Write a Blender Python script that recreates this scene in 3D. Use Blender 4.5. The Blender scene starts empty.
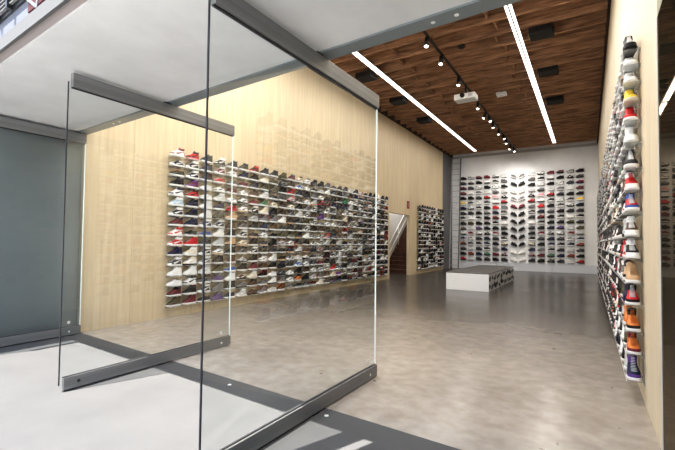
import bpy, bmesh, math, random
from mathutils import Vector, Matrix
C = bpy.context.scene.collection
R = random.Random(7)
SKEW = -0.0598
L, RW, D, H = 6.458, 0.41, 22.47, 6.16        # left wall, right wall, back wall, joist underside
def ys(x): return 2.78 + SKEW * x               # inner line of the shop front

# ------------------------------------------------------------------ materials
MATS = {}
def mat(name, col, rough=.6, metal=0., emit=None, es=0., coat=0.):
    if name in MATS: return MATS[name]
    m = bpy.data.materials.new(name); m.use_nodes = True
    b = m.node_tree.nodes['Principled BSDF']
    b.inputs['Base Color'].default_value = (*col, 1)
    b.inputs['Roughness'].default_value = rough
    b.inputs['Metallic'].default_value = metal
    if coat: b.inputs['Coat Weight'].default_value = coat
    if emit:
        b.inputs['Emission Color'].default_value = (*emit, 1)
        b.inputs['Emission Strength'].default_value = es
    MATS[name] = m
    return m
def nodes(m): return m.node_tree.nodes, m.node_tree.links, m.node_tree.nodes['Principled BSDF']
def noise_mat(name, c1, c2, scale, rough=.6, stretch=(1, 1, 1), detail=6, lo=.35, hi=.65, bump=0., rr=None, c3=None, metal=0.):
    m = mat(name, c1, rough, metal); N, K, b = nodes(m)
    tc = N.new('ShaderNodeTexCoord'); mp = N.new('ShaderNodeMapping'); mp.inputs['Scale'].default_value = stretch
    K.new(tc.outputs['Object'], mp.inputs['Vector'])
    n = N.new('ShaderNodeTexNoise'); n.inputs['Scale'].default_value = scale; n.inputs['Detail'].default_value = detail
    n.inputs['Roughness'].default_value = .6
    K.new(mp.outputs[0], n.inputs['Vector'])
    r = N.new('ShaderNodeValToRGB'); r.color_ramp.elements[0].position = lo; r.color_ramp.elements[1].position = hi
    r.color_ramp.elements[0].color = (*c1, 1); r.color_ramp.elements[1].color = (*c2, 1)
    if c3:
        e = r.color_ramp.elements.new((lo + hi) / 2); e.color = (*c3, 1)
    K.new(n.outputs['Fac'], r.inputs[0]); K.new(r.outputs[0], b.inputs['Base Color'])
    if bump:
        bp = N.new('ShaderNodeBump'); bp.inputs['Strength'].default_value = bump; bp.inputs['Distance'].default_value = .02
        K.new(n.outputs['Fac'], bp.inputs['Height']); K.new(bp.outputs[0], b.inputs['Normal'])
    if rr:
        mr = N.new('ShaderNodeMapRange'); mr.inputs['To Min'].default_value = rr[0]; mr.inputs['To Max'].default_value = rr[1]
        mr.inputs['From Min'].default_value = .3; mr.inputs['From Max'].default_value = .7
        K.new(n.outputs['Fac'], mr.inputs['Value']); K.new(mr.outputs[0], b.inputs['Roughness'])
    return m
def plywood(name, c1, c2, pitch=1.22, off=0.0):
    """vertical-grain plywood sheets; the seams and sheet tones run along world Y"""
    m = mat(name, c1, .5); N, K, b = nodes(m)
    geo = N.new('ShaderNodeNewGeometry'); sep = N.new('ShaderNodeSeparateXYZ'); K.new(geo.outputs['Position'], sep.inputs[0])
    def math_(op, a, v=None, w=None):
        n = N.new('ShaderNodeMath'); n.operation = op
        if hasattr(a, 'links'): K.new(a, n.inputs[0])
        else: n.inputs[0].default_value = a
        if v is not None:
            if hasattr(v, 'links'): K.new(v, n.inputs[1])
            else: n.inputs[1].default_value = v
        return n.outputs[0]
    q = math_('DIVIDE', math_('ADD', sep.outputs['Y'], off), pitch)
    fl = math_('FLOOR', q); fr = math_('FRACT', q)
    seam = math_('LESS_THAN', fr, .007)
    zf = math_('FLOOR', math_('DIVIDE', sep.outputs['Z'], 30.0))
    wn = N.new('ShaderNodeTexWhiteNoise'); wn.noise_dimensions = '2D'
    cx = N.new('ShaderNodeCombineXYZ'); K.new(fl, cx.inputs[0]); K.new(zf, cx.inputs[1]); K.new(cx.outputs[0], wn.inputs['Vector'])
    mp = N.new('ShaderNodeMapping'); mp.inputs['Scale'].default_value = (6, 6, .35); K.new(geo.outputs['Position'], mp.inputs[0])
    n = N.new('ShaderNodeTexNoise'); n.inputs['Scale'].default_value = 2.6; n.inputs['Detail'].default_value = 8; n.inputs['Distortion'].default_value = .6
    K.new(mp.outputs[0], n.inputs['Vector'])
    r = N.new('ShaderNodeValToRGB'); r.color_ramp.elements[0].position = .3; r.color_ramp.elements[1].position = .68
    r.color_ramp.elements[0].color = (*c1, 1); r.color_ramp.elements[1].color = (*c2, 1)
    K.new(n.outputs['Fac'], r.inputs[0])
    hs = N.new('ShaderNodeHueSaturation'); K.new(r.outputs[0], hs.inputs['Color'])
    mr = N.new('ShaderNodeMapRange'); mr.inputs['To Min'].default_value = .93; mr.inputs['To Max'].default_value = 1.05
    K.new(wn.outputs['Value'], mr.inputs['Value']); K.new(mr.outputs[0], hs.inputs['Value'])
    mx = N.new('ShaderNodeMix'); mx.data_type = 'RGBA'; K.new(seam, mx.inputs['Factor'])
    K.new(hs.outputs[0], mx.inputs['A']); mx.inputs['B'].default_value = (c1[0]*.8, c1[1]*.78, c1[2]*.72, 1)
    K.new(mx.outputs['Result'], b.inputs['Base Color'])
    return m
def glass_mat(name, tint, refl, fpow, haze):
    m = bpy.data.materials.new(name); m.use_nodes = True; N = m.node_tree.nodes; K = m.node_tree.links; N.clear()
    out = N.new('ShaderNodeOutputMaterial'); tr = N.new('ShaderNodeBsdfTransparent'); tr.inputs[0].default_value = (*tint, 1)
    gl = N.new('ShaderNodeBsdfGlossy'); gl.inputs['Roughness'].default_value = .0; gl.inputs['Color'].default_value = (*refl, 1)
    fr = N.new('ShaderNodeFresnel'); fr.inputs['IOR'].default_value = fpow
    mx = N.new('ShaderNodeMixShader'); K.new(fr.outputs[0], mx.inputs[0]); K.new(tr.outputs[0], mx.inputs[1]); K.new(gl.outputs[0], mx.inputs[2])
    last = mx
    if haze:
        df = N.new('ShaderNodeBsdfDiffuse'); df.inputs[0].default_value = (.9, .92, .92, 1)
        m2 = N.new('ShaderNodeMixShader'); m2.inputs[0].default_value = haze
        K.new(mx.outputs[0], m2.inputs[1]); K.new(df.outputs[0], m2.inputs[2]); last = m2
    K.new(last.outputs[0], out.inputs[0]); MATS[name] = m
    return m

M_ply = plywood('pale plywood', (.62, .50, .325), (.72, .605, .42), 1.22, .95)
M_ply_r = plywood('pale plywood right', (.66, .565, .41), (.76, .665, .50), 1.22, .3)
M_plaster = noise_mat('soffit plaster', (.50, .50, .495), (.64, .64, .635), 1.1, .85, detail=10, bump=.15, lo=.3, hi=.72)
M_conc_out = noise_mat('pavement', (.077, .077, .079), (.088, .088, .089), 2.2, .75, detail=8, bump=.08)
M_wallgrey = noise_mat('grey render', (.25, .28, .29), (.29, .32, .325), 1.2, .8, detail=7)
M_white = noise_mat('white painted block', (.68, .69, .71), (.78, .785, .80), 1.1, .6, detail=6)
M_steel = noise_mat('brushed steel', (.20, .204, .208), (.27, .274, .278), 3, .42, stretch=(1, .1, 8), metal=.4)
M_header = mat('header steel', (.24, .27, .28), .45, .5)
M_steel_dark = mat('dark steel', (.05, .05, .055), .4, .6)
M_black = mat('black metal', (.012, .012, .013), .45)
M_blackm = mat('matt black', (.015, .015, .015), .8)
M_pier = noise_mat('grey pier', (.13, .13, .14), (.17, .17, .18), 1, .7)
M_shelf = bpy.data.materials.new('clear acrylic'); M_shelf.use_nodes = True; N = M_shelf.node_tree.nodes; K = M_shelf.node_tree.links; N.clear()
o_ = N.new('ShaderNodeOutputMaterial'); t_ = N.new('ShaderNodeBsdfTransparent'); t_.inputs[0].default_value = (.97, .98, .98, 1)
d_ = N.new('ShaderNodeBsdfDiffuse'); d_.inputs[0].default_value = (.9, .91, .92, 1); u_ = N.new('ShaderNodeBsdfTranslucent'); u_.inputs[0].default_value = (.9, .91, .92, 1)
a1 = N.new('ShaderNodeMixShader'); a1.inputs[0].default_value = .5; K.new(d_.outputs[0], a1.inputs[1]); K.new(u_.outputs[0], a1.inputs[2])
g_ = N.new('ShaderNodeBsdfGlossy'); g_.inputs['Roughness'].default_value = .1
a3 = N.new('ShaderNodeMixShader'); a3.inputs[0].default_value = .15; K.new(a1.outputs[0], a3.inputs[1]); K.new(g_.outputs[0], a3.inputs[2])
a2 = N.new('ShaderNodeMixShader'); a2.inputs[0].default_value = .24; K.new(t_.outputs[0], a2.inputs[1]); K.new(a3.outputs[0], a2.inputs[2]); K.new(a2.outputs[0], o_.inputs[0])
M_lip = mat('white lip', (.72, .73, .74), .3)
M_glass = glass_mat('door glass', (.93, .955, .95), (1, 1, 1), 1.72, .004)
M_glass2 = glass_mat('soft grey glass', (.86, .90, .91), (.9, 1, 1), 1.32, .06)
M_glass_edge = mat('glass edge', (.85, .93, .90), .2, emit=(.9, 1, .96), es=.1)  # faint emission stands in for light caught along the edge
M_glass_dark = mat('dark glass edge', (.10, .12, .13), .2)
M_gasket = mat('dark seal', (.03, .03, .035), .5)
M_led = mat('led strip', (1, 1, 1), .5, emit=(1, .97, .92), es=1.8)
M_lens = mat('spot lens', (1, 1, 1), .5, emit=(1, .95, .85), es=8)
M_whiteg = mat('white plastic', (.85, .85, .85), .35)
M_screw = mat('bright cap', (.85, .86, .86), .3, .2)

# wood joists
def wood(name, c1, c2, st):
    return noise_mat(name, c1, c2, 2.2, .75, stretch=st, detail=9, lo=.32, hi=.7, bump=.15)
M_joist = wood('old joist wood', (.15, .080, .05), (.60, .35, .205), (.8, 9, 9))
M_deck = wood('roof deck wood', (.14, .078, .05), (.44, .26, .16), (.6, 5, 5))

# floor of polished concrete
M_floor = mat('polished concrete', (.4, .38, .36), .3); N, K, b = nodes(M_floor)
geo = N.new('ShaderNodeNewGeometry')
n1 = N.new('ShaderNodeTexNoise'); n1.inputs['Scale'].default_value = .55; n1.inputs['Detail'].default_value = 7; n1.inputs['Roughness'].default_value = .6; n1.inputs['Distortion'].default_value = 0
n2 = N.new('ShaderNodeTexNoise'); n2.inputs['Scale'].default_value = 7; n2.inputs['Detail'].default_value = 8
for n in (n1, n2): K.new(geo.outputs['Position'], n.inputs['Vector'])
r1 = N.new('ShaderNodeValToRGB'); e = r1.color_ramp.elements; e[0].position = .2; e[1].position = .8
e[0].color = (.19, .165, .142, 1); e[1].color = (.37, .338, .302, 1)
K.new(n1.outputs['Fac'], r1.inputs[0])
r2 = N.new('ShaderNodeValToRGB'); e = r2.color_ramp.elements; e[0].position = .3; e[1].position = .75
e[0].color = (.76, .745, .73, 1); e[1].color = (1.04, 1.04, 1.04, 1); K.new(n2.outputs['Fac'], r2.inputs[0])
mx = N.new('ShaderNodeMix'); mx.data_type = 'RGBA'; mx.blend_type = 'MULTIPLY'; mx.inputs['Factor'].default_value = 1
K.new(r1.outputs[0], mx.inputs['A']); K.new(r2.outputs[0], mx.inputs['B'])
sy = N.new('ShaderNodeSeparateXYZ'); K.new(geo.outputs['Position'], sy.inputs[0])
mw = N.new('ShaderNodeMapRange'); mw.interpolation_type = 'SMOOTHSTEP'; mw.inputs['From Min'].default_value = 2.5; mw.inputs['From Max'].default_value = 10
mw.inputs['To Min'].default_value = 1.7; mw.inputs['To Max'].default_value = .27; K.new(sy.outputs['Y'], mw.inputs['Value'])  # daylight falloff put into the colour: paler at the entrance, darker towards the back
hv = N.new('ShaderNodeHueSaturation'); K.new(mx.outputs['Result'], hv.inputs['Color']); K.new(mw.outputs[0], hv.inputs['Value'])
n4 = N.new('ShaderNodeTexNoise'); n4.inputs['Scale'].default_value = 9; n4.inputs['Detail'].default_value = 3; K.new(geo.outputs['Position'], n4.inputs['Vector'])
r4 = N.new('ShaderNodeValToRGB'); e = r4.color_ramp.elements; e[0].position = .255; e[0].color = (.35, .32, .30, 1); e[1].position = .285; e[1].color = (1, 1, 1, 1); K.new(n4.outputs['Fac'], r4.inputs[0])
m4 = N.new('ShaderNodeMix'); m4.data_type = 'RGBA'; m4.blend_type = 'MULTIPLY'; m4.inputs['Factor'].default_value = 1; K.new(hv.outputs[0], m4.inputs['A']); K.new(r4.outputs[0], m4.inputs['B'])
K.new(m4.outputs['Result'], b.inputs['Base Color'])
mr = N.new('ShaderNodeMapRange'); mr.inputs['From Min'].default_value = .3; mr.inputs['From Max'].default_value = .7
mr.inputs['To Min'].default_value = .20; mr.inputs['To Max'].default_value = .27
K.new(n1.outputs['Fac'], mr.inputs['Value']); K.new(mr.outputs[0], b.inputs['Roughness'])

# ------------------------------------------------------------------ mesh helpers
def obj(name, bm, mats, parent=None, loc=None):
    me = bpy.data.meshes.new(name); bm.normal_update(); bm.to_mesh(me); bm.free()
    o = bpy.data.objects.new(name, me)
    for m in (mats if isinstance(mats, (list, tuple)) else [mats]): me.materials.append(m)
    C.objects.link(o)
    if parent: o.parent = parent
    if loc: o.location = loc
    return o
def box(bm, x0, x1, y0, y1, z0, z1, mi=0, bev=0.):
    vs = [bm.verts.new(p) for p in ((x0,y0,z0),(x1,y0,z0),(x1,y1,z0),(x0,y1,z0),(x0,y0,z1),(x1,y0,z1),(x1,y1,z1),(x0,y1,z1))]
    fs = []
    for q in ((0,3,2,1),(4,5,6,7),(0,1,5,4),(1,2,6,5),(2,3,7,6),(3,0,4,7)):
        f = bm.faces.new([vs[i] for i in q]); f.material_index = mi; fs.append(f)
    if bev:
        es = list({e for f in fs for e in f.edges})
        bmesh.ops.bevel(bm, geom=es, offset=bev, segments=2, affect='EDGES', profile=.5)
    return vs
def slab(bm, pts, z0, z1, mi=0):
    a = [bm.verts.new((x, y, z0)) for x, y in pts]; t = [bm.verts.new((x, y, z1)) for x, y in pts]
    n = len(pts)
    bm.faces.new(a[::-1]).material_index = mi; bm.faces.new(t).material_index = mi
    for i in range(n):
        bm.faces.new((a[i], a[(i+1) % n], t[(i+1) % n], t[i])).material_index = mi
def tube(bm, a, b, r, n=10, r2=None, mi=0, cap=True):
    a = Vector(a); b = Vector(b); d = (b - a).normalized(); u = d.orthogonal().normalized(); v = d.cross(u)
    r2 = r if r2 is None else r2
    A = [bm.verts.new(a + (u*math.cos(t) + v*math.sin(t)) * r) for t in (2*math.pi*i/n for i in range(n))]
    B = [bm.verts.new(b + (u*math.cos(t) + v*math.sin(t)) * r2) for t in (2*math.pi*i/n for i in range(n))]
    for i in range(n):
        f = bm.faces.new((A[i], A[(i+1) % n], B[(i+1) % n], B[i])); f.material_index = mi; f.smooth = True
    if cap:
        bm.faces.new(A[::-1]).material_index = mi; bm.faces.new(B).material_index = mi
def B(): return bmesh.new()
def struct(o, label=None, cat=None):
    o['kind'] = 'structure'
    if label: o['label'] = label; o['category'] = cat
    return o
def tag(o, label, cat, group=None, kind=None):
    o['label'] = label; o['category'] = cat
    if group: o['group'] = group
    if kind: o['kind'] = kind
    return o
def empty(name, loc=(0, 0, 0), rz=0):
    o = bpy.data.objects.new(name, None); C.objects.link(o); o.location = loc; o.rotation_euler = (0, 0, rz)
    o.empty_display_size = .1
    return o

# ------------------------------------------------------------------ setting
XL = -8.6
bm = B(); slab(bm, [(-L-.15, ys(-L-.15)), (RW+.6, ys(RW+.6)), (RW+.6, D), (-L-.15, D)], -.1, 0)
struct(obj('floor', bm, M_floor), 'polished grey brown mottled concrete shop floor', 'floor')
bm = B(); slab(bm, [(-40, -40), (40, -40), (40, -.3), (-40, -.3)], -.12, -.002)
struct(obj('street', bm, noise_mat('pale street concrete', (.58, .57, .55), (.66, .65, .63), .8, .8)), 'pale sunlit concrete of the street behind the camera', 'street')  # unseen ground, made pale to bounce sunlight onto the soffit and entrance
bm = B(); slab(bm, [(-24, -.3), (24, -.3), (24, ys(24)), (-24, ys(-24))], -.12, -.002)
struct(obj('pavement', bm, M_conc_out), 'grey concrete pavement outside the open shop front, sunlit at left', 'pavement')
# left wall with the stair opening
bm = B()
box(bm, -L-.15, -L, ys(-L), 14.2, 0, H+.4)
box(bm, -L-.15, -L, 14.2, 16.27, 2.53, H+.4)
box(bm, -L-.15, -L, 16.27, 20.8, 0, H+.4)
struct(obj('wall_left', bm, M_ply), 'tall pale plywood wall along the left of the shop with a doorway', 'wall')
bm = B(); box(bm, -L-.15, -L+.02, 20.8, D, 0, H+.4)
struct(obj('trim_1', bm, M_pier), 'dark grey pier at the far end of the left wall', 'pier')
bm = B(); box(bm, -L-.15, RW+.15, D, D+.15, 0, H+.4)
wb = struct(obj('wall_back', bm, M_white), 'white painted back wall', 'wall')
bm = B()
for x0, x1 in ((-5.93, -4.1), (-4.09, -1.53), (-1.52, .02), (.03, RW-.002)): box(bm, x0, x1, D-.035, D-.001, .0, .40, bev=.004)
struct(obj('baseboard_back', bm, mat('pale base panel', (.60, .63, .68), .5)), 'pale grey panelled base along the foot of the back wall', 'baseboard')
bm = B(); box(bm, -6.42, RW-.01, D-.05, D-.001, 6.03, 6.15)
struct(obj('trim_2', bm, mat('pale beam', (.42, .42, .42), .6)), 'grey ledger beam where back wall meets ceiling', 'beam')
bm = B(); box(bm, RW, RW+.15, 3.47, D+.15, 0, H+.4)
struct(obj('wall_right', bm, M_ply_r), 'tall pale plywood wall along the right of the shop', 'wall')
# ceiling: deck, joists, blocking
bm = B(); box(bm, -L-.15, RW+.6, 2.5, D+.15, H+.30, H+.38)
ce = struct(obj('ceiling', bm, M_deck), 'exposed old brown timber roof deck and joists', 'ceiling')
yj = 3.5; jys = []
while yj < D - .1: jys.append(yj); yj += .61
for k, y in enumerate(jys):
    bm = B(); dz = R.uniform(-.012, .012)
    box(bm, -L+.051, RW-.051, y-.024, y+.024, H+dz-.02, H+.299)
    j = obj('joist', bm, M_joist, ce); struct(j)
for x0, x1 in ((-L+.0005, -L+.05), (RW-.05, RW-.0005)):
    bm = B(); box(bm, x0, x1, 3.2 if x0 < -3 else 2.8, D-.001, H-.05, H+.298); struct(obj('ledger', bm, mat('dark ledger', (.05, .03, .02), .8), ce))
for X in (-1.77, -4.2):
    for k in range(len(jys)-1):
        s = .05 if k % 2 else -.05
        bm = B(); box(bm, X+s-.022, X+s+.022, jys[k]+.026, jys[k+1]-.026, H+.05, H+.298)
        struct(obj('blocking', bm, M_joist, ce))
# soffit over the pavement, front beam, header steel and facade above
def par(x, o): return (x, o + SKEW * x)
XA, XB = -14, 12
bm = B(); slab(bm, [par(XA, 1.21), par(XB, 1.21), par(XB, 2.63), par(XA, 2.63)], 2.98, 3.07)
struct(obj('soffit', bm, M_plaster), 'pale plastered concrete soffit over the open shop front', 'soffit')
bm = B(); slab(bm, [par(XA, 1.125), par(XB, 1.125), par(XB, 1.21), par(XA, 1.21)], 3.0, 3.07)
struct(obj('trim_3', bm, mat('brown grey drip', (.36, .32, .31), .8)), 'brownish recessed drip along the soffit edge', 'trim')  # brownish tone puts the shadow of the recess into its colour
bm = B(); slab(bm, [par(XA, 1.10), par(XB, 1.10), par(XB, 1.125), par(XA, 1.125)], 2.972, 3.08)
struct(obj('trim_4', bm, mat('pale edge beam', (.10, .10, .10), .95)), 'pale grey edge beam in front of the soffit', 'beam')
bm = B(); slab(bm, [par(-L-.05, 2.63), par(RW+.6, 2.63), par(RW+.6, 2.78), par(-L-.05, 2.78)], 2.965, 3.25)
struct(obj('trim_5', bm, M_header), 'dark grey steel header channel across the shop front', 'header')
bm = B(); slab(bm, [par(-L-.15, 2.64), par(RW+.6, 2.64), par(RW+.6, 2.78), par(-L-.15, 2.78)], 3.25, 6.6)
struct(obj('wall_front', bm, M_plaster), 'inner face of the wall above the shop front header', 'wall')
bm = B(); slab(bm, [par(XA, 1.32), par(XB, 1.32), par(XB, 1.42), par(XA, 1.42)], 3.07, 7)
struct(obj('facade', bm, mat('blue grey facade', (.105, .115, .14), .9)), 'blue grey upper facade above the soffit edge', 'wall')
# unseen slabs added to cast the right-hand pavement shadow; slot leaves a lit stripe
bm = B()
def sh(x, y): return (x, y)
slab(bm, [(-2.055, 1.21), (-2.385, .30), (-2.20, .30), (-1.87, 1.205)], 2.98, 3.06)
slab(bm, [(-1.80, 1.195), (-2.10, .30), (6, .30), (6, .60)], 2.98, 3.06)
struct(obj('shadow_blocker', bm, M_plaster), 'unseen slabs added above the frame to shade the right of the pavement', 'shadow_blocker')
# grey rendered return wall outside at the left, seen through glass
bm = B(); box(bm, -L-.30, -L-.10, -9, ys(-L)-.002, 0, 2.98)
struct(obj('wall_outside', bm, M_wallgrey), 'grey rendered side wall behind the leftmost glass door', 'wall')
bm = B(); box(bm, RW+.16, RW+.5, -3, ys(RW)+.9, 0, 2.96)
struct(obj('wall_entrance', bm, mat('dark entrance wall', (.03, .027, .024), .8)), 'dark wall behind the tinted panel at right', 'wall')
# stairwell
bm = B()
box(bm, -8.0, -7.85, 13.2, 21.0, 0, 4.2); box(bm, -7.85, -L-.15, 13.05, 13.2, 0, 4.2); box(bm, -7.85, -L-.15, 20.85, 21, 0, 4.2)
box(bm, -7.85, -L-.15, 13.2, 20.85, 4.1, 4.2)
struct(obj('wall_stairwell', bm, mat('stairwell paint', (.50, .51, .53), .8)), 'light grey painted stairwell beyond the doorway', 'wall')
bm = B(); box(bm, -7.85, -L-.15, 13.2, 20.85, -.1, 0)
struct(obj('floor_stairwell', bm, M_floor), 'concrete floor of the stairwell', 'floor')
st = tag(empty('staircase', (-7.27, 16.75, 0)), 'red brown timber staircase rising to the right inside the doorway', 'staircase')
M_stair = wood('stair timber', (.07, .035, .025), (.15, .075, .05), (2, 2, 2))
M_rail = mat('white rail', (.8, .8, .8), .4)
for k in range(14):
    bm = B(); box(bm, -.55, .55, k*.21, k*.21+.24, k*.18+.15, k*.18+.18, bev=.004); box(bm, -.53, .53, k*.21+.02, k*.21+.04, k*.18, k*.18+.15)
    obj('step', bm, M_stair, st)
bm = B()
for s in (-.555, .55):
    v = [bm.verts.new((s, y, z)) for y, z in ((-.05, 0), (.3, 0), (3.1, 2.35), (3.1, 2.75), (-.05, .16))]
    w = [bm.verts.new((s+.03*(1 if s > 0 else -1), y, z)) for y, z in ((-.05, 0), (.3, 0), (3.1, 2.35), (3.1, 2.75), (-.05, .16))]
    bm.faces.new(v); bm.faces.new(w[::-1])
    for i in range(5): bm.faces.new((v[i], v[(i+1) % 5], w[(i+1) % 5], w[i]))
bmesh.ops.recalc_face_normals(bm, faces=bm.faces)
obj('stringer', bm, M_stair, st)
bm = B(); tube(bm, (-.5, -.6, .55), (-.5, 3.3, 3.8), .028); tube(bm, (-.5, -.35, .35), (-.5, 3.1, 3.2), .018)
tube(bm, (-.5, -.3, 0), (-.5, -.3, .8), .02); tube(bm, (-.5, 1.35, 1.25), (-.5, 1.35, 2.2), .016)
obj('handrail', bm, M_rail, st)

# small wall sign beside the opening
bm = B(); box(bm, 0, .015, -.13, .13, -.16, .16, bev=.004); box(bm, .0151, .017, -.10, .10, .02, .06, 1); box(bm, .0151, .017, -.10, .10, -.06, -.03, 1)
tag(obj('wall_sign', bm, [mat('sign red', (.25, .05, .04), .5), mat('sign pale', (.5, .3, .25), .5)], loc=(-L+.001, 16.05, 2.96)), 'small dark red sign on the plywood above the stair doorway', 'sign')

# facade dressing above the soffit edge: slatted grille and red sign
gx0, gx1 = -7.2, -4.26
gr = tag(empty('window_grille', (0, 0, 0)), 'black louvred grille with pale slats on the upper facade', 'grille')
def fy(x): return 1.32 + SKEW * x
bm = B(); slab(bm, [(gx0, fy(gx0)-.02), (gx1, fy(gx1)-.02), (gx1, fy(gx1)-.001), (gx0, fy(gx0)-.001)], 3.56, 5.2); obj('backing', bm, M_black, gr)
bm = B()
for k in range(34):
    z = 3.60 + k*.046
    slab(bm, [(gx0+.03, fy(gx0)-.05), (gx1-.03, fy(gx1)-.05), (gx1-.03, fy(gx1)-.025), (gx0+.03, fy(gx0)-.025)], z, z+.012)
obj('slats', bm, mat('pale slat', (.12, .12, .12), .8), gr)
bm = B()
for k in range(8):
    x = gx1 - .02 - k*.36
    box(bm, x-.02, x+.02, fy(x)-.07, fy(x)-.022, 3.56, 5.2)
obj('bars', bm, M_black, gr)
bm = B(); slab(bm, [(-4.14, fy(-4.14)-.05), (-2.4, fy(-2.4)-.05), (-2.4, fy(-2.4)-.001), (-4.14, fy(-4.14)-.001)], 3.36, 4.3)
sg = tag(obj('shop_sign', bm, mat('sign crimson', (.045, .001, .004), .9)), 'crimson red sign board with white marks on the upper facade', 'sign')
for x, z, w, hh, a in ((-4.05, 3.42, .20, .03, .6), (-3.92, 3.40, .03, .13, .2), (-3.74, 3.42, .09, .03, 0), (-3.66, 3.39, .03, .12, 0), (-3.5, 3.42, .12, .03, .5), (-3.4, 3.45, .03, .14, 0), (-3.2, 3.5, .15, .03, 0)):
    bm = B(); vs = box(bm, -w/2, w/2, -.004, 0, -hh/2, hh/2)
    bmesh.ops.rotate(bm, verts=vs, cent=(0, 0, 0), matrix=Matrix.Rotation(a, 3, 'Y'))
    bmesh.ops.translate(bm, verts=vs, vec=(x, fy(x)-.053, z)); obj('letter_stroke', bm, mat('letter white', (.14, .14, .14), .5), sg)

# ------------------------------------------------------------------ pivoting glass doors
def glass_door(n, x, y0, y1, label, gm=None, far_edge=M_glass_edge, near=M_gasket, cat='door'):
    root = empty('door_%d' % n, (x, 0, 0)); struct(root, label, cat)
    def p(name, m, *a, bev=0):
        bm = B(); box(bm, *a, bev=bev); o = obj(name, bm, m, root); o['kind'] = 'structure'; return o
    p('bottom_rail', M_steel, -.024, .024, y0+.03, y1, .012, .125, bev=.003)
    p('top_rail', M_steel, -.024, .024, y0+.03, y1, 2.815, 2.95, bev=.003)
    bm = B()
    vs = [bm.verts.new(q) for q in ((0, y0+.006, .12), (0, y1-.012, .12), (0, y1-.012, 2.82), (0, y0+.006, 2.82))]
    bm.faces.new(vs); o = obj('glass_pane', bm, gm or M_glass, root); o['kind'] = 'structure'
    p('glass_edge', far_edge, -.006, .006, y1-.012, y1-.002, .125, 2.815)
    p('edge_seal', near, -.005, .005, y0-.003, y0+.006, .06, 2.86)
    p('rail_seal', M_gasket, -.010, .010, y0+.03, y1-.012, 2.803, 2.8149)
    p('rail_seal', M_gasket, -.010, .010, y0+.03, y1-.012, .1251, .131)
    p('pivot', M_steel_dark, -.02, .02, ys(x)-.19, ys(x)-.11, 2.95, 2.966)
    p('pivot', M_steel_dark, -.02, .02, ys(x)-.19, ys(x)-.11, -.002, .012)
    for yy in (y1-.16,):
        bm = B(); tube(bm, (.0245, yy, .06), (.028, yy, .06), .014, 12); o = obj('lock', bm, M_screw, root); o['kind'] = 'structure'
        bm = B(); tube(bm, (.006, yy-.0, .19), (.010, yy, .19), .022, 14); o = obj('sticker', bm, M_screw, root); o['kind'] = 'structure'
    bm = B(); tube(bm, (.0245, y0+.16, .07), (.028, y0+.16, .07), .014, 12); o = obj('lock', bm, M_steel_dark, root); o['kind'] = 'structure'
    return root
glass_door(1, -1.905, 1.60, 3.85, 'nearest open glass pivot door with brushed steel rails')
glass_door(2, -4.10, 1.84, 3.90, 'middle open glass pivot door, second from the left wall')
glass_door(3, -6.385, .98, 3.13, 'leftmost open glass door standing against the grey side wall', M_glass2)
# dark tinted panel beside the end of the right wall
root = struct(empty('window_1', (RW, 0, 0)), 'dark tinted reflective glass panel at the right end of the shop front', 'glass panel')
M_tint = bpy.data.materials.new('tinted glass'); M_tint.use_nodes = True; N = M_tint.node_tree.nodes; K = M_tint.node_tree.links; N.clear()
o_ = N.new('ShaderNodeOutputMaterial'); g_ = N.new('ShaderNodeBsdfGlossy'); g_.inputs[0].default_value = (.17, .145, .115, 1); g_.inputs['Roughness'].default_value = .015
d_ = N.new('ShaderNodeBsdfDiffuse'); d_.inputs[0].default_value = (.02, .017, .012, 1)
a_ = N.new('ShaderNodeAddShader'); K.new(g_.outputs[0], a_.inputs[0]); K.new(d_.outputs[0], a_.inputs[1]); K.new(a_.outputs[0], o_.inputs[0])
bm = B(); box(bm, .0, .04, .6, 3.462, .0, 2.955); o = obj('glass_pane', bm, M_tint, root); o['kind'] = 'structure'
bm = B(); box(bm, -.006, .0, 3.462, 3.472, 0, 2.955); box(bm, .0, .15, 3.462, 3.4699, 0, 2.955); o = obj('frame', bm, mat('pale end trim', (.75, .72, .66), .5), root); o['kind'] = 'structure'

# pivot caps in header and ground
for px, py in ((-5.48, 0), (-5.32, 0), (-.93, 0), (-.76, 0)):
    bm = B(); tube(bm, (0, 0, 0), (0, 0, -.004), .016, 14)
    oc = obj('cap', bm, M_screw, bpy.data.objects['trim_5'], loc=(px, ys(px)-.075, 2.9648)); oc['kind'] = 'structure'
for px in (-2.97, -1.80):
    bm = B(); tube(bm, (0, 0, 0), (0, 0, .004), .018, 14)
    tag(obj('floor_cap', bm, M_screw, loc=(px, ys(px)-.12, -.002)), 'small round bright cap set in the shaded pavement strip', 'cap', 'round caps in the pavement')

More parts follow.
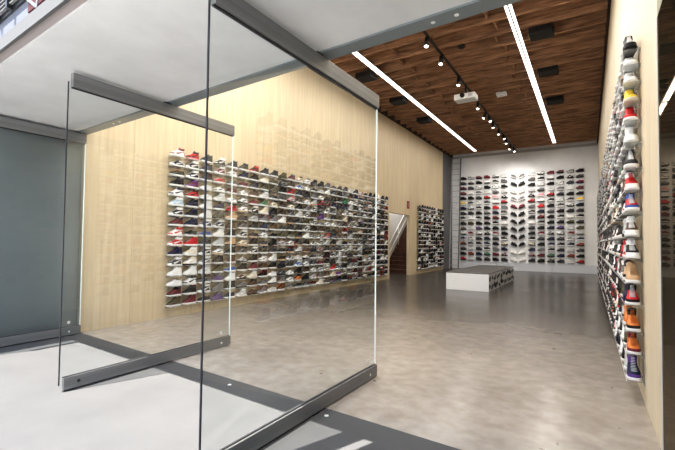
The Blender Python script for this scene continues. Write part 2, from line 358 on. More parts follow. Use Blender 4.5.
# ------------------------------------------------------------------ ceiling fittings
ORD = ['zeroth', 'first', 'second', 'third', 'fourth', 'fifth', 'sixth', 'seventh', 'eighth', 'ninth', 'tenth', 'eleventh', 'twelfth', 'thirteenth', 'fourteenth', 'fifteenth', 'sixteenth', 'seventeenth', 'eighteenth', 'nineteenth', 'twentieth', 'twenty-first', 'twenty-second', 'twenty-third', 'twenty-fourth', 'twenty-fifth', 'twenty-sixth', 'twenty-seventh', 'twenty-eighth']
def strip(x, side):
    y = 3.53; segs = []
    while y < 21.3: segs.append(y); y += 1.52
    n = len(segs)
    for k, y in enumerate(segs):
        y1 = min(y+1.505, 21.35)
        t = tag(empty('strip_light', (x, y, 6.10)), 'long white linear ceiling light, %s of the %s line counted from the back wall' % (ORD[n-k], side), 'light', 'linear lights of the %s line' % side)
        bm = B(); box(bm, -.07, .07, 0, y1-y, .02, .055); obj('housing', bm, M_steel_dark, t)
        jm = [(a+b)/2 for a, b in zip(jys, jys[1:]) if y+.1 < (a+b)/2 < y1-.1] or [y+.75]
        bm = B(); tube(bm, (0, jm[0]-y, .055), (0, jm[0]-y, .36), .006); obj('hanger', bm, M_black, t)
        bm = B(); box(bm, -.068, -.016, .012, y1-y-.02, 0, .0199); obj('diffuser', bm, M_led, t); bm = B(); box(bm, .016, .068, .012, y1-y-.02, 0, .0199); obj('diffuser', bm, M_led, t)
strip(-4.93, 'left'); strip(-1.33, 'right')
XT = -3.02
tr = tag(empty('light_track', (XT, 3.4, 5.98)), 'black lighting track running down the middle of the ceiling', 'track')
bm = B(); box(bm, -.025, .025, 0, 18.4, 0, .035); obj('rail', bm, M_black, tr)
for y in (1.5, 5.5, 9.5, 13.5, 17.5): bm = B(); tube(bm, (0, y, .0352), (0, y, .17), .008); obj('hanger', bm, M_black, tr)
spots = [(8.56, 0), (9.6, 0), (11.15, 0), (13.44, 0), (14.6, -1), (15.1, 1), (15.9, 0), (17.0, 0), (17.9, 1), (18.75, 0), (20.0, -1), (20.6, 1)]
for k, (y, s) in enumerate(spots):
    t = tag(empty('spotlight', (XT, y, 5.98)), 'black cylinder spotlight, %s along the track from the entrance' % ORD[k+1], 'spotlight', 'spotlights on the ceiling track')
    bm = B(); tube(bm, (0, 0, 0), (0, 0, -.07), .02, 10); obj('stem', bm, M_black, t)
    a = Vector((0, 0, -.06)); d = Vector((s*.35, -.25 if k < 6 else -.1, -1)).normalized()
    bm = B(); tube(bm, a - d*.02, a + d*.2, .05, 16, cap=True); obj('can', bm, M_black, t)
    bm = B(); tube(bm, a + d*.2005, a + d*.204, .042, 16); obj('lens', bm, M_lens, t)
# projector
pj = tag(empty('projector', (XT+.02, 11.85, 5.52)), 'white projector hanging from the ceiling track', 'projector')
bm = B(); box(bm, -.30, .30, -.2, .2, 0, .17, bev=.03); obj('body', bm, M_whiteg, pj)
bm = B(); tube(bm, (-.05, -.19, .10), (-.05, -.245, .10), .065, 20); obj('lens', bm, M_black, pj)
bm = B(); tube(bm, (0, 0, .168), (0, 0, .46), .03, 12); box(bm, -.08, .08, -.08, .08, .165, .185); obj('mount', bm, M_black, pj)
bm = B()
for i in range(6): box(bm, .12+i*.02, .128+i*.02, -.204, -.2005, .05, .13)
obj('vent', bm, mat('grey plastic', (.3, .3, .3), .6), pj)
# speakers, access point, detector
for x, y, w in ((-.86, 9.9, 'right of the right light line, nearest'), (-.9, 12.25, 'right of the right light line, middle'), (-.9, 14.9, 'right of the right light line, farthest'),
                (-5.35, 10.1, 'left of the left light line, nearest'), (-5.35, 12.4, 'left of the left light line, middle'), (-5.35, 14.9, 'left of the left light line, farthest')):
    t = tag(empty('ceiling_speaker', (x, y, 6.02)), 'flat black ceiling speaker box ' + w, 'speaker', 'black boxes on the ceiling joists')
    bm = B(); box(bm, -.24, .24, -.22, .22, 0, .139, bev=.012); obj('cabinet', bm, M_blackm, t)
    bm = B(); box(bm, -.21, .21, -.19, .19, -.006, -.0005); obj('grille_cloth', bm, mat('speaker cloth', (.03, .03, .032), .9), t)
t = tag(empty('wireless_router', (-2.31, 13.5, 6.068)), 'small white square wireless box on the ceiling joists', 'router')
bm = B(); tube(bm, (0, 0, .0855), (0, 0, .3915), .02, 10); obj('stem', bm, M_black, t)
bm = B(); box(bm, -.15, .15, -.14, .14, 0, .085, bev=.02); obj('body', bm, M_whiteg, t)
bm = B(); tube(bm, (0, 0, -.001), (0, 0, -.004), .03, 14); obj('lamp', bm, mat('grey led', (.5, .52, .55), .5), t)
t = tag(empty('smoke_detector', (-2.57, 9.72, 6.07)), 'small round black detector on the ceiling joists', 'detector')
bm = B(); tube(bm, (0, 0, .085), (0, 0, .03), .09, 20); tube(bm, (0, 0, .0299), (0, 0, 0), .06, 20, r2=.05); obj('body', bm, M_black, t)

# ladder against the back wall
ld = tag(empty('ladder', (-6.17, 21.85, 0)), 'tall pale metal ladder leaning in the far left corner', 'ladder')
M_lad = mat('ladder metal', (.42, .43, .44), .4, .3); M_ladd = mat('ladder dark rail', (.10, .10, .105), .5)
def lp(t): return (0, .50*t, 6.0*t)
for s, m_ in ((-.235, M_lad), (.235, M_ladd)):
    bm = B(); a = lp(0); c = lp(1)
    for dx in (0,):
        vs = [bm.verts.new((s+ex, y+ey, z)) for (y, z) in ((a[1], 0), (c[1], c[2])) for ex, ey in ((-.02, -.035), (.02, -.035), (.02, .035), (-.02, .035))]
        for q in ((0, 1, 5, 4), (1, 2, 6, 5), (2, 3, 7, 6), (3, 0, 4, 7), (3, 2, 1, 0), (4, 5, 6, 7)): bm.faces.new([vs[i] for i in q])
    obj('rail', bm, m_, ld)
for k in range(19):
    t_ = (k+.6)/19.4; p = lp(t_); bm = B(); tube(bm, (-.215, p[1], p[2]), (.215, p[1], p[2]), .017, 8); obj('rung', bm, M_lad, ld)

# ------------------------------------------------------------------ bench
bx0, bx1, by0, by1, bh = -3.65, -2.42, 12.1, 16.55, .53
bn = tag(empty('display_bench', ((bx0+bx1)/2, (by0+by1)/2, 0)), 'long low white box bench with dark top in the middle of the shop', 'bench')
w2, l2 = (bx1-bx0)/2, (by1-by0)/2
bm = B(); box(bm, -w2, w2, -l2, l2, 0, bh-.03, bev=.006); obj('body', bm, mat('gloss white', (.88, .89, .90), .25), bn)
M_btop = noise_mat('dark bench top', (.075, .068, .063), (.11, .10, .094), .8, .3, stretch=(2, .4, 1), detail=3)
bm = B(); box(bm, -w2-.004, w2+.004, -l2-.004, l2+.004, bh-.0299, bh, bev=.004); obj('top', bm, M_btop, bn)
bm = B(); rr = random.Random(3)
for k in range(30):      # black brushed shapes on the long right side
    cy = -l2+.12 + (k % 15)*(2*l2-.24)/14 + rr.uniform(-.05, .05); cz = .13 + .24*(k // 15) + rr.uniform(-.04, .05)
    n = rr.randint(6, 9); a0 = rr.uniform(0, 3); ry = rr.uniform(.10, .22); rz = rr.uniform(.05, .10); tl = rr.uniform(-.5, .5)
    vs = []
    for i in range(n):
        t_ = a0 + 2*math.pi*i/n; q = rr.uniform(.6, 1.1); yy = ry*q*math.cos(t_); zz = rz*q*math.sin(t_)
        Y_ = min(max(cy + yy*math.cos(tl) - zz*math.sin(tl), -l2+.02), l2-.02); Z_ = min(max(cz + yy*math.sin(tl)*.6 + zz, .02), bh-.05)
        vs.append(bm.verts.new((w2+.0015+.00002*k, Y_, Z_)))
    bm.faces.new(vs)
obj('painted_pattern', bm, [M_blackm], bn)
bm.free()

# ------------------------------------------------------------------ shoes
PAL = {'white': (.82, .82, .82), 'black': (.008, .008, .009), 'grey': (.16, .16, .168), 'light grey': (.50, .51, .52), 'navy': (.012, .017, .055),
       'blue': (.04, .10, .36), 'pale blue': (.42, .58, .72), 'red': (.52, .03, .035), 'maroon': (.16, .022, .035), 'brown': (.10, .055, .032),
       'tan': (.56, .37, .22), 'olive': (.085, .078, .038), 'cream': (.72, .66, .52), 'yellow': (.80, .58, .08), 'orange': (.68, .22, .06),
       'green': (.05, .19, .10), 'purple': (.12, .05, .24), 'pink': (.66, .30, .32), 'dark grey': (.035, .036, .041), 'teal': (.06, .28, .30)}
PN = list(PAL)
PM = {k: mat('shoe ' + k, v, .55) for k, v in PAL.items()}
for m_ in PM.values(): m_.node_tree.nodes['Principled BSDF'].inputs['Specular IOR Level'].default_value = .25
def interp(x, t):
    for (a, b), (c, d) in zip(t, t[1:]):
        if x <= c: return b + (d-b)*(max(x, a)-a)/(c-a)
    return t[-1][1]
WT = [(-.15, .034), (-.11, .037), (-.05, .033), (.0, .036), (.07, .047), (.11, .046), (.15, .040)]
HI = [(.024, -.143, .146, 1.0), (.040, -.144, .146, 1.0), (.052, -.144, .138, .97), (.064, -.142, .115, .93), (.077, -.138, .078, .88),
      (.093, -.135, .045, .83), (.112, -.134, .016, .82), (.132, -.135, -.008, .85), (.152, -.137, -.024, .90)]
LO = [(.024, -.143, .148, 1.0), (.036, -.143, .148, 1.0), (.047, -.142, .140, .96), (.057, -.140, .122, .90), (.066, -.138, .090, .84),
      (.076, -.136, .055, .80), (.087, -.136, .026, .78), (.098, -.138, .004, .80)]
def ring(xh, xt, s, n):
    pts = []
    for i in range(n):
        a = 2*math.pi*i/n; u = (1-math.cos(a))/2; x = xh + u*(xt-xh)
        w = interp(x, WT)*s*max(abs(math.sin(a)), 1e-6)**.5
        if abs(math.sin(a)) < 1e-4: w = 0
        pts.append((x, math.copysign(w, math.sin(a))))
    return pts
def hw(prof, z, x):     # half width of the upper at height z, position x
    for p, q in zip(prof, prof[1:]):
        if z <= q[0]:
            t = (z-p[0])/(q[0]-p[0]); xh, xt, s = [p[i]+(q[i]-p[i])*t for i in (1, 2, 3)]; break
    else: xh, xt, s = prof[-1][1:]
    u = (x-xh)/(xt-xh)
    if u <= 0 or u >= 1: return 0
    return interp(x, WT)*s*(2*math.sqrt(u*(1-u)))**.5
# each shoe = lists of (verts, faces, slot) per piece; slots: base, panel, lining, sole, lace
def upper_geo(high, n):
    prof = HI if high else LO; V = []; F = []
    for k, (z, xh, xt, s) in enumerate(prof):
        for x, y in ring(xh, xt, s, n):
            top = k >= len(prof)-3
            zz = z + ((.012 if high else .010)*((k-(len(prof)-4))/3.)*(1 if (x > xt-.02) else (.55 if x < xh+.025 else -.25)) if top else 0)
            V.append((x, y, zz))
    zt, xh, xt, s = prof[-1]
    base = len(prof)
    for dz, q in ((-.004, .74), (-.045, .62)):
        for x, y in ring(xh+.010, xt-.012, s*q, n): V.append((x, y, zt+dz))
    for k in range(base+1):
        for i in range(n):
            j = (i+1) % n; a = k*n+i; b = k*n+j; c = (k+1)*n+j; d = (k+1)*n+i
            x = sum(V[q][0] for q in (a, b, c, d))/4; z = sum(V[q][2] for q in (a, b, c, d))/4
            if k >= base: m = 2
            elif k == base-1: m = 2
            elif k <= 1 and x > .085: m = 1
            elif x < -.105 and z < (.10 if high else .075): m = 1
            elif high and .112 < z: m = 1
            elif abs(i-n/2+.5) < n*.13 and k >= 3: m = 4 if n < 14 else 0
            elif not high and k >= base-2: m = 1
            else: m = 0
            F.append(((a, d, c, b), m))
    k = base+1
    F.append((tuple(k*n+i for i in range(n)), 2))
    return V, F
def sole_geo(n):
    V = []; F = []
    for z, s, g in ((0., .93, -.004), (.005, 1.02, .002), (.020, 1.04, .004), (.027, 1.02, .002)):
        for x, y in ring(-.146-g, .149+g, s*1.05, n):
            V.append((x, y, z + (.010*max(0, (x-.08)/.07)**2 if z < .02 else .003*max(0, (x-.08)/.07))))
    for k in range(3):
        for i in range(n):
            j = (i+1) % n; F.append(((k*n+i, k*n+j, (k+1)*n+j, (k+1)*n+i), 3))
    F.append((tuple(range(n))[::-1], 3)); F.append((tuple(3*n+i for i in range(n)), 3))
    return V, F
def lace_geo(high):
    V = []; F = []
    prof = HI if high else LO
    ks = range(3, len(prof)-1)
    for a_, b_ in [(prof[k], prof[k+1]) for k in ks]:
        for t in ((.25, .75) if high else (.3, .8)):
            z = a_[0] + (b_[0]-a_[0])*t; x = a_[2] + (b_[2]-a_[2])*t
            w = .019
            o = len(V)
            for X_, Y_, Z_ in ((x-.012, -w, z), (x+.003, -w*.55, z+.004), (x+.003, w*.55, z+.004), (x-.012, w, z), (x-.010, -w, z+.005), (x+.005, -w*.55, z+.009), (x+.005, w*.55, z+.009), (x-.010, w, z+.005)):
                V.append((X_, Y_, Z_))
            for q in ((0, 1, 5, 4), (1, 2, 6, 5), (2, 3, 7, 6), (4, 5, 6, 7), (3, 2, 1, 0)): F.append((tuple(o+i for i in q), 4))
    return V, F
def tongue_geo(high):
    zt, xt = (.152, -.024) if high else (.098, .004)
    V = []; F = []
    sec = [(xt+.020, zt-.020), (xt+.004, zt+.004), (xt-.010, zt+.016), (xt-.018, zt+.014), (xt-.012, zt-.004)]
    for y, q in ((-.020, .85), (-.012, 1), (.012, 1), (.020, .85)):
        for x, z in sec: V.append((x, y, zt-.02+(z-zt+.02)*q))
    for k in range(3):
        for i in range(5):
            j = (i+1) % 5; F.append(((k*5+i, (k+1)*5+i, (k+1)*5+j, k*5+j), 1))
    F.append((tuple(range(5)), 1)); F.append((tuple(15+i for i in range(5))[::-1], 1))
    return V, F
def stripe_geo(high):    # tapering curved side stripe, hugging both sides
    prof = HI if high else LO; V = []; F = []
    if high: c = [(-.100, .098, .001), (-.075, .088, .006), (-.04, .072, .010), (0, .058, .0125), (.03, .050, .013), (.052, .052, .008), (.058, .060, .002)]
    else: c = [(-.105, .080, .001), (-.08, .071, .004), (-.045, .060, .0065), (-.01, .050, .0085), (.025, .044, .0085), (.048, .045, .005), (.056, .050, .001)]
    for s in (1, -1):
        o = len(V)
        for x, z, w in c:
            for zz in (z-w, z+w):
                zz = max(zz, .028); V.append((x, s*(hw(prof, zz, x)+.0022), zz))
        for i in range(len(c)-1):
            q = (o+2*i, o+2*i+2, o+2*i+3, o+2*i+1); F.append((q if s < 0 else q[::-1], 1))
    return V, F
SL = ['base', 'panel', 'lining', 'sole', 'lace']
GEO = {}
for high in (0, 1):
    for n in (20, 12):
        GEO[high, n] = {'sole': sole_geo(n), 'upper': upper_geo(high, n), 'laces': lace_geo(high), 'tongue': tongue_geo(high), 'side_stripe': stripe_geo(high)}
PMESH = {}
def part_mesh(high, part):
    k = (high, part)
    if k not in PMESH:
        V, F = GEO[high, 20][part]; me = bpy.data.meshes.new(part)
        me.from_pydata(V, [], [f for f, m in F])
        used = sorted({m for f, m in F})
        for _ in used: me.materials.append(PM['white'])
        for p, (f, m) in zip(me.polygons, F): p.material_index = used.index(m); p.use_smooth = len(f) == 4
        PMESH[k] = (me, used)
    return PMESH[k]
def whole(high, n):
    V = []; F = []
    for part in ('sole', 'upper', 'laces', 'tongue', 'side_stripe'):
        if n == 12 and part == 'laces': continue
        v, f = GEO[high, n][part]; o = len(V); V += v; F += [(tuple(i+o for i in q), m) for q, m in f]
    return V, F
WHOLE = {(h, n): whole(h, n) for h in (0, 1) for n in (20, 12)}
WMESH = {}
def whole_mesh(high, ):
    if high not in WMESH:
        V, F = WHOLE[high, 20]; me = bpy.data.meshes.new('sneaker'); me.from_pydata(V, [], [f for f, m in F])
        for _ in range(5): me.materials.append(PM['white'])
        for p, (f, m) in zip(me.polygons, F): p.material_index = m; p.use_smooth = len(f) == 4
        WMESH[high] = me
    return WMESH[high]
def scheme(base, panel, sole='white', lace=None):
    return (base, panel, 'black' if base in ('black', 'navy', 'dark grey', 'maroon', 'red', 'olive') else ('grey' if base != 'white' else 'light grey'), sole, lace or ('white' if base in ('white', 'cream', 'red', 'blue', 'light grey') else 'black' if panel != 'white' else 'white'))
def look(s, high):
    c = s[0] if s[0] == s[1] else s[0] + ' and ' + s[1]
    return c + (' high-top' if high else ' low-top') + ' sneaker'
def pick(wts):
    t = R.random()*sum(w for _, w in wts)
    for k, w in wts:
        t -= w
        if t <= 0: return k
    return wts[-1][0]
WARM = [('white', 22), ('light grey', 9), ('grey', 11), ('black', 14), ('dark grey', 10), ('cream', 6), ('navy', 7), ('olive', 7), ('brown', 7), ('red', 2.5), ('maroon', 4), ('blue', 1.2), ('tan', 3.5), ('pale blue', 1.5), ('orange', .8), ('green', .8), ('purple', .8), ('pink', .8), ('yellow', .4), ('teal', .4)]
DARK = [('black', 46), ('dark grey', 17), ('navy', 10), ('white', 7), ('grey', 10), ('red', 1.5), ('maroon', 4), ('light grey', 6), ('brown', 5), ('olive', 4), ('green', .8), ('purple', .8), ('cream', 2)]
def rand_scheme(w):
    b = pick(w); p = pick([('white', 2), ('black', 4), (b, 7), ('red', .5), ('grey', 2), ('navy', 1), ('brown', 1)])
    return scheme(b, p, pick([('white', 8), (b, 1.5), ('black', 1), ('tan', .6)]))
S = scheme
LEFT_FIX = {
 0: [(1, S('white', 'maroon')), (0, S('black', 'white')), (0, S('olive', 'black')), (1, S('black', 'dark grey')), (1, S('white', 'navy', 'white')), (1, S('pale blue', 'white')), (1, S('black', 'white')), (1, S('maroon', 'black')),
     (1, S('white', 'red')), (1, S('red', 'white')), (1, S('navy', 'navy')), (1, S('dark grey', 'white')), (1, S('white', 'white')), (0, S('white', 'white')), (1, S('maroon', 'black')), (1, S('olive', 'brown'))],
 1: [(1, S('red', 'black', 'pink')), (1, S('black', 'white')), (1, S('black', 'white')), (1, S('maroon', 'purple')), (1, S('red', 'black')), (1, S('navy', 'black')), (1, S('black', 'navy')), (1, S('navy', 'navy')),
     (0, S('black', 'grey')), (1, S('red', 'red')), (1, S('cream', 'white')), (1, S('white', 'cream', 'black')), (1, S('white', 'white')), (1, S('white', 'black')), (1, S('black', 'dark grey')), (1, S('maroon', 'maroon'))],
 2: [(1, S('black', 'dark grey')), (1, S('navy', 'black')), (1, S('dark grey', 'black')), (0, S('white', 'white')), (0, S('white', 'light grey')), (1, S('white', 'white')), (1, S('white', 'white')), (1, S('navy', 'white')),
     (0, S('blue', 'grey')), (1, S('dark grey', 'black')), (1, S('black', 'white')), (1, S('grey', 'white')), (1, S('white', 'light grey')), (1, S('grey', 'black')), (1, S('dark grey', 'white')), (0, S('black', 'navy'))]}
RIGHT_FIX = {0: [(1, S('black', 'black', 'black', 'white')), (1, S('white', 'white')), (1, S('light grey', 'white')), (1, S('yellow', 'yellow', 'cream', 'yellow')), (1, S('red', 'red', 'white', 'red')), (1, S('white', 'white')), (1, S('dark grey', 'dark grey', 'white', 'white')), (1, S('red', 'white', 'white', 'red')),
     (1, S('red', 'blue')), (1, S('brown', 'white')), (1, S('black', 'white')), (1, S('tan', 'tan', 'white', 'tan')), (1, S('red', 'black')), (1, S('orange', 'black', 'white', 'orange')), (1, S('orange', 'maroon', 'white', 'orange')), (1, S('navy', 'purple', 'white', 'white'))]}
# camera model, used only to rank which repeats show largest
fpx = 405.5; yaw, pit, rol = .5548, .0327, .0109
fw = Vector((-math.sin(yaw)*math.cos(pit), math.cos(yaw)*math.cos(pit), math.sin(pit))); rt = Vector((math.cos(yaw), math.sin(yaw), 0)); up = rt.cross(fw)
r2_ = rt*math.cos(rol) + up*math.sin(rol); u2_ = -rt*math.sin(rol) + up*math.cos(rol)
def PX(x, y, z):
    v = Vector((x, y, z-1.4)); d = v.dot(fw); return 337.5 + fpx*v.dot(r2_)/d, d
ZP = .181; Z0 = .20; NR = 16
shoes = []   # (score, high, scheme, loc, rotz, tilt, label-place, group)
shelves = []
def place(x, z): return x
ZR = [3.16, 3.02, 2.86, 2.69, 2.51, 2.31, 2.08, 1.88, 1.69, 1.46, 1.26, 1.04, .845, .61, .41, .18]
def wall_side(side, y0, ncol, z0, fix, wts, fh, wallname, nm_from):
    x = (-L + .078) if side == 'L' else (RW - .0785)
    for c in range(ncol):
        y = y0 + c*.333
        for r in range(NR):                     # r = 0 is the top row
            z = z0 + (NR-1-r)*ZP if side == 'L' else ZR[r] + .01
            if c in fix: high, sc = fix[c][r]
            else: high, sc = (R.random() < fh), rand_scheme(DARK if R.random() < (.25 + .03*c) else wts)
            a, d = PX(x, y-.16, z)
            if side == 'L': wpx = PX(x, y+.16, z)[0] - a
            else:
                xo = x - .05; wpx = PX(xo, y-.15, z)[0] - PX(xo, y+.333-.15, z)[0] + (14 if c == 0 else 0)
            score = wpx * fpx*.16/d
            jz = R.uniform(-.04, .04)
            pl = '%s, %s column from %s, %s row from top' % (wallname, ORD[c+1] if c < 28 else 'far', nm_from, ORD[r+1])
            zs = 1.0 if side == 'L' else (min(1.15, (ZR[r-1]-ZR[r]-.012)/.172) if r else 1.15)
            shoes.append((score, high, sc, (x + (0 if side == 'L' else .003), y, z+.0015), -math.pi/2 + jz, -zs if side == 'R' else 0, pl, 'sneakers on the ' + wallname))
            shelves.append((score, (x, y, z), 0 if side == 'L' else 1, pl, 'shelves on the ' + wallname))
wall_side('L', 4.71, 28, Z0, LEFT_FIX, WARM, .78, 'left wall', 'entrance')
wall_side('L', 17.2, 11, Z0, {}, DARK, .8, 'left wall beyond stairs', 'doorway')
wall_side('R', 4.60, 45, Z0, RIGHT_FIX, WARM, .75, 'right wall', 'entrance')
# back wall: six columns a side, mirrored, toes to the centre; the middle pair tilts in a V
BZ0, BZP = .478, .2719
bx = [-5.80, -5.40, -4.98, -4.56, -4.13, -3.71]
cxm = -3.07
BFIX = {0: ['black', 'light grey', 'maroon', 'maroon', 'white', 'light grey'], 1: ['dark grey', 'black', 'black', 'white', 'black', 'grey'], 2: ['navy', 'dark grey', 'white', 'black', 'white', 'black'],
        3: ['maroon', 'white', 'grey', 'light grey', 'grey', 'light grey'], 4: ['black', 'black', 'black', 'red', 'pink', 'black'], 5: ['yellow', 'black', 'white', 'dark grey', 'white', 'red'], 6: ['navy', 'white', 'black', 'black', 'red', 'grey']}
for r in range(17):
    for c in range(6):
        z = BZ0 + (16-r)*BZP
        b = BFIX[r][c] if r in BFIX else pick(DARK)
        sc = scheme(b, pick([(b, 6), ('white', 1), ('black', 4), ('red', .6), ('grey', 2)]), pick([('white', 2), ('black', 4), (b, 3)]))
        for side in (0, 1):
            x = bx[c] if side == 0 else 2*cxm - bx[c]
            pl = 'white back wall, %s column from %s, %s row from top' % (ORD[c+1], 'left' if side == 0 else 'right', ORD[r+1])
            shoes.append((1e3, 0, sc, (x, D-.075, z+.0015), 0 if side == 0 else math.pi, 0, pl, 'sneakers on the back wall'))
            shelves.append((20, (x, D-.075, z), 2, pl, 'shelves on the back wall'))
CH = ['grey', 'black', 'light grey', 'grey', 'maroon', 'black', 'black', 'black', 'black', 'black', 'white', 'white']
for k in range(12):
    z = 4.80 - k*.386; sc = scheme(CH[k], CH[k], 'white' if CH[k] in ('grey', 'light grey', 'white') else 'black')
    for s in (-1, 1):
        x = cxm + s*.205
        pl = 'tilted in the central V of the back wall, %s half of %s pair from top' % ('left' if s < 0 else 'right', ORD[k+1])
        shoes.append((1e3, 0, sc, (x, D-.075, z-.05), 0 if s < 0 else math.pi, .42, pl, 'tilted sneakers in the middle of the back wall'))

def SCALE(g): return (1.13, 1.13, 1.55) if 'back' in g else (1.0, 1.22, 1.0) if 'right' in g else (1.03, 1.05, 1.0)
def link(o, parent=None):
    C.objects.link(o)
    if parent: o.parent = parent
def set_mats(o, used, sc):
    for i, m in enumerate(used):
        o.material_slots[i].link = 'OBJECT'; o.material_slots[i].material = PM[sc[m]]
def build_shoe(i, s):
    score, high, sc, loc, rz, tilt, pl, grp = s
    name = 'high_top_sneaker' if high else 'low_top_sneaker'
    lab = (look(sc, high) + ', ' + pl)
    if len(lab.split()) > 16: lab = lab.replace(' sneaker,', ',')
    if len(lab.split()) > 16: lab = lab.replace(' low-top', '')
    if len(lab.split()) > 16: lab = lab.replace(' from top', '')
    if score > 95 and score < 900:
        root = bpy.data.objects.new(name, None); link(root); root.empty_display_size = .05
        for part in ('sole', 'upper', 'laces', 'tongue', 'side_stripe'):
            me, used = part_mesh(high, part); o = bpy.data.objects.new(part, me); link(o, root); set_mats(o, used, sc)
    else:
        root = bpy.data.objects.new(name, whole_mesh(high)); link(root); set_mats(root, range(5), sc)
    root.scale = SCALE(grp)
    if tilt < 0: root.scale.z = -tilt; tilt = 0
    root.location = loc; root.rotation_euler = (0, tilt, rz)
    if tilt: root.rotation_euler = (Matrix.Rotation(rz, 3, 'Z') @ Matrix.Rotation(tilt, 3, 'Y')).to_euler()
    tag(root, lab, 'sneaker', grp)
def merge(name, items, label, grp, sgeo):
    V = []; F = []; MI = []
    for s in items:
        score, high, sc, loc, rz, tilt, pl, g_ = s
        vv, ff = WHOLE[high, 12]; o = len(V); c, sn = math.cos(rz), math.sin(rz)
        q = SCALE(g_); q = (q[0], q[1], -tilt) if tilt < 0 else q; V += [(loc[0] + (c*x*q[0] - sn*y*q[1]), loc[1] + (sn*x*q[0] + c*y*q[1]), loc[2] + q[2]*z) for x, y, z in vv]
        for f, m in ff: F.append(tuple(i+o for i in f)); MI.append(PN.index(sc[m]))
    me = bpy.data.meshes.new(name); me.from_pydata(V, [], F)
    for k in PN: me.materials.append(PM[k])
    me.polygons.foreach_set('material_index', MI); me.polygons.foreach_set('use_smooth', [True]*len(F))
    o = bpy.data.objects.new(name, me); C.objects.link(o); tag(o, label, 'sneakers', kind='stuff')
for high, cap in ((1, 320), (0, 320)):
    lst = sorted([s for s in shoes if s[1] == high], key=lambda s: -s[0])
    for i, s in enumerate(lst[:cap]): build_shoe(i, s)
    merge('high_top_sneakers' if high else 'low_top_sneakers', lst[cap:], 'many small distant %s sneakers in rows on the plywood side walls' % ('high-top' if high else 'low-top'), None, None)

# shelves: thin plate with a back flange and a small front lip
def shelf_geo(kind):
    bm = B(); w, d = {0: (.128, .058), 1: (.135, .052), 2: (.13, .045)}[kind]
    t = .004
    if kind == 2:
        box(bm, -w, w, -d, .074, -t, 0); box(bm, -w, w, .070, .0745, -.03, -t-.0001); pass
    elif kind == 0:
        box(bm, -.077, d, -w, w, -t, 0); box(bm, -.0775, -.073, -w, w, -.03, -t-.0001); box(bm, d+.0001, d+.002, -w, w, -.0060, -.0002, 1)
    else:
        box(bm, -d, .077, -w, w, -t, 0); box(bm, .073, .0775, -w, w, -.03, -t-.0001); box(bm, -d-.002, -d-.0001, -w, w, -.0060, -.0002, 1)
    me = bpy.data.meshes.new('shoe_shelf'); bm.to_mesh(me); bm.free(); me.materials.append(M_shelf); me.materials.append(M_lip); return me
SM = [shelf_geo(k) for k in range(3)]
SG = [([tuple(v.co) for v in m.vertices], [tuple(p.vertices) for p in m.polygons], [p.material_index for p in m.polygons]) for m in SM]
shelves.sort(key=lambda s: -s[0])
V = []; F = []; MI = []
for i, (score, loc, kind, pl, grp) in enumerate(shelves):
    if i < 320:
        o = bpy.data.objects.new('shoe_shelf', SM[kind]); C.objects.link(o); o.location = loc
        tag(o, 'narrow white shelf, ' + pl, 'shelf', grp)
    else:
        o_ = len(V); V += [(loc[0]+x, loc[1]+y, loc[2]+z) for x, y, z in SG[kind][0]]; F += [tuple(k+o_ for k in f) for f in SG[kind][1]]; MI += SG[kind][2]
me = bpy.data.meshes.new('shoe_shelves'); me.from_pydata(V, [], F); me.materials.append(M_shelf); me.materials.append(M_lip); me.polygons.foreach_set('material_index', MI)
o = bpy.data.objects.new('shoe_shelves', me); C.objects.link(o); tag(o, 'many small white shelves under the distant sneakers', 'shelves', kind='stuff')

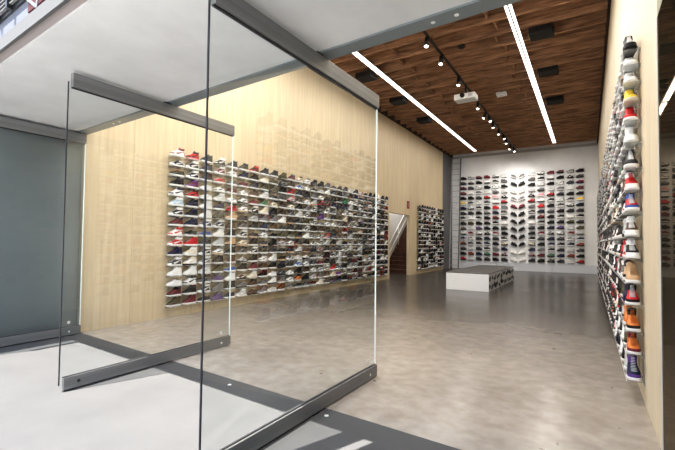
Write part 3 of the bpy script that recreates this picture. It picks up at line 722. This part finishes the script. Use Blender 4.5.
# ------------------------------------------------------------------ light
w = bpy.data.worlds.new('World'); bpy.context.scene.world = w; w.use_nodes = True
N = w.node_tree.nodes; K = w.node_tree.links; bg = N['Background']
tc = N.new('ShaderNodeTexCoord'); sp = N.new('ShaderNodeSeparateXYZ'); K.new(tc.outputs['Generated'], sp.inputs[0])
cr = N.new('ShaderNodeValToRGB'); K.new(sp.outputs['Z'], cr.inputs[0])
cr.color_ramp.elements[0].position = .0; cr.color_ramp.elements[0].color = (.55, .57, .60, 1)
cr.color_ramp.elements[1].position = .45; cr.color_ramp.elements[1].color = (.50, .68, 1.0, 1)
e = cr.color_ramp.elements.new(.08); e.color = (1, 1, 1, 1)
K.new(cr.outputs[0], bg.inputs[0]); bg.inputs[1].default_value = 2.3
def lamp(kind, name, loc, energy, col=(1, 1, 1), rot=None, **kw):
    l = bpy.data.lights.new(name, kind); l.energy = energy; l.color = col
    for k, v in kw.items(): setattr(l, k, v)
    o = bpy.data.objects.new(name, l); C.objects.link(o); o.location = loc
    if rot is not None: o.rotation_euler = rot
    return o
el = math.radians(63.7); az = Vector((.34, .94)).normalized()
sd = Vector((az.x*math.cos(el), az.y*math.cos(el), -math.sin(el)))
lamp('SUN', 'sun', (0, -10, 20), 15.5, (1, .95, .88), sd.to_track_quat('-Z', 'Y').to_euler(), angle=.006)
# real lamps under the light lines
for x in (-4.93, -1.33):
    for k in range(4):
        y = 5.2 + k*4.6
        lamp('AREA', 'strip_glow', (x, y, 6.05), (150, 60, 34, 26)[k], (1, .96, .9), (0, 0, 0), shape='RECTANGLE', size=.14, size_y=4.4)
for k, (y, s) in enumerate(spots):
    lamp('SPOT', 'spot_beam', (XT+s*.1, y-.06, 5.66), 50 if y < 15 else 95, (1, .94, .86), (math.radians(0 if y < 15 else 35), math.radians((-32, 30, -14, 14)[k % 4]), 0), spot_size=2.0, spot_blend=.7, shadow_soft_size=.05)
lamp('AREA', 'stairwell_lamp', (-7.1, 17.2, 4.0), 45, (1, .98, .95), (0, 0, 0), shape='RECTANGLE', size=.6, size_y=3)

# ------------------------------------------------------------------ camera
cd = bpy.data.cameras.new('camera'); cam = bpy.data.objects.new('camera', cd); C.objects.link(cam)
cd.sensor_fit = 'HORIZONTAL'; cd.sensor_width = 36; cd.lens = fpx/675*36; cd.shift_y = 2.97/675; cd.clip_start = .05; cd.clip_end = 200
cam.matrix_world = Matrix(((r2_.x, u2_.x, -fw.x, 0), (r2_.y, u2_.y, -fw.y, 0), (r2_.z, u2_.z, -fw.z, 1.4), (0, 0, 0, 1)))
bpy.context.scene.camera = cam
vs_ = bpy.context.scene.view_settings; vs_.view_transform = 'Standard'; vs_.exposure = .27; vs_.look = 'Medium High Contrast'
bpy.context.scene.cycles.max_bounces = 10
bpy.context.scene.cycles.transparent_max_bounces = 12
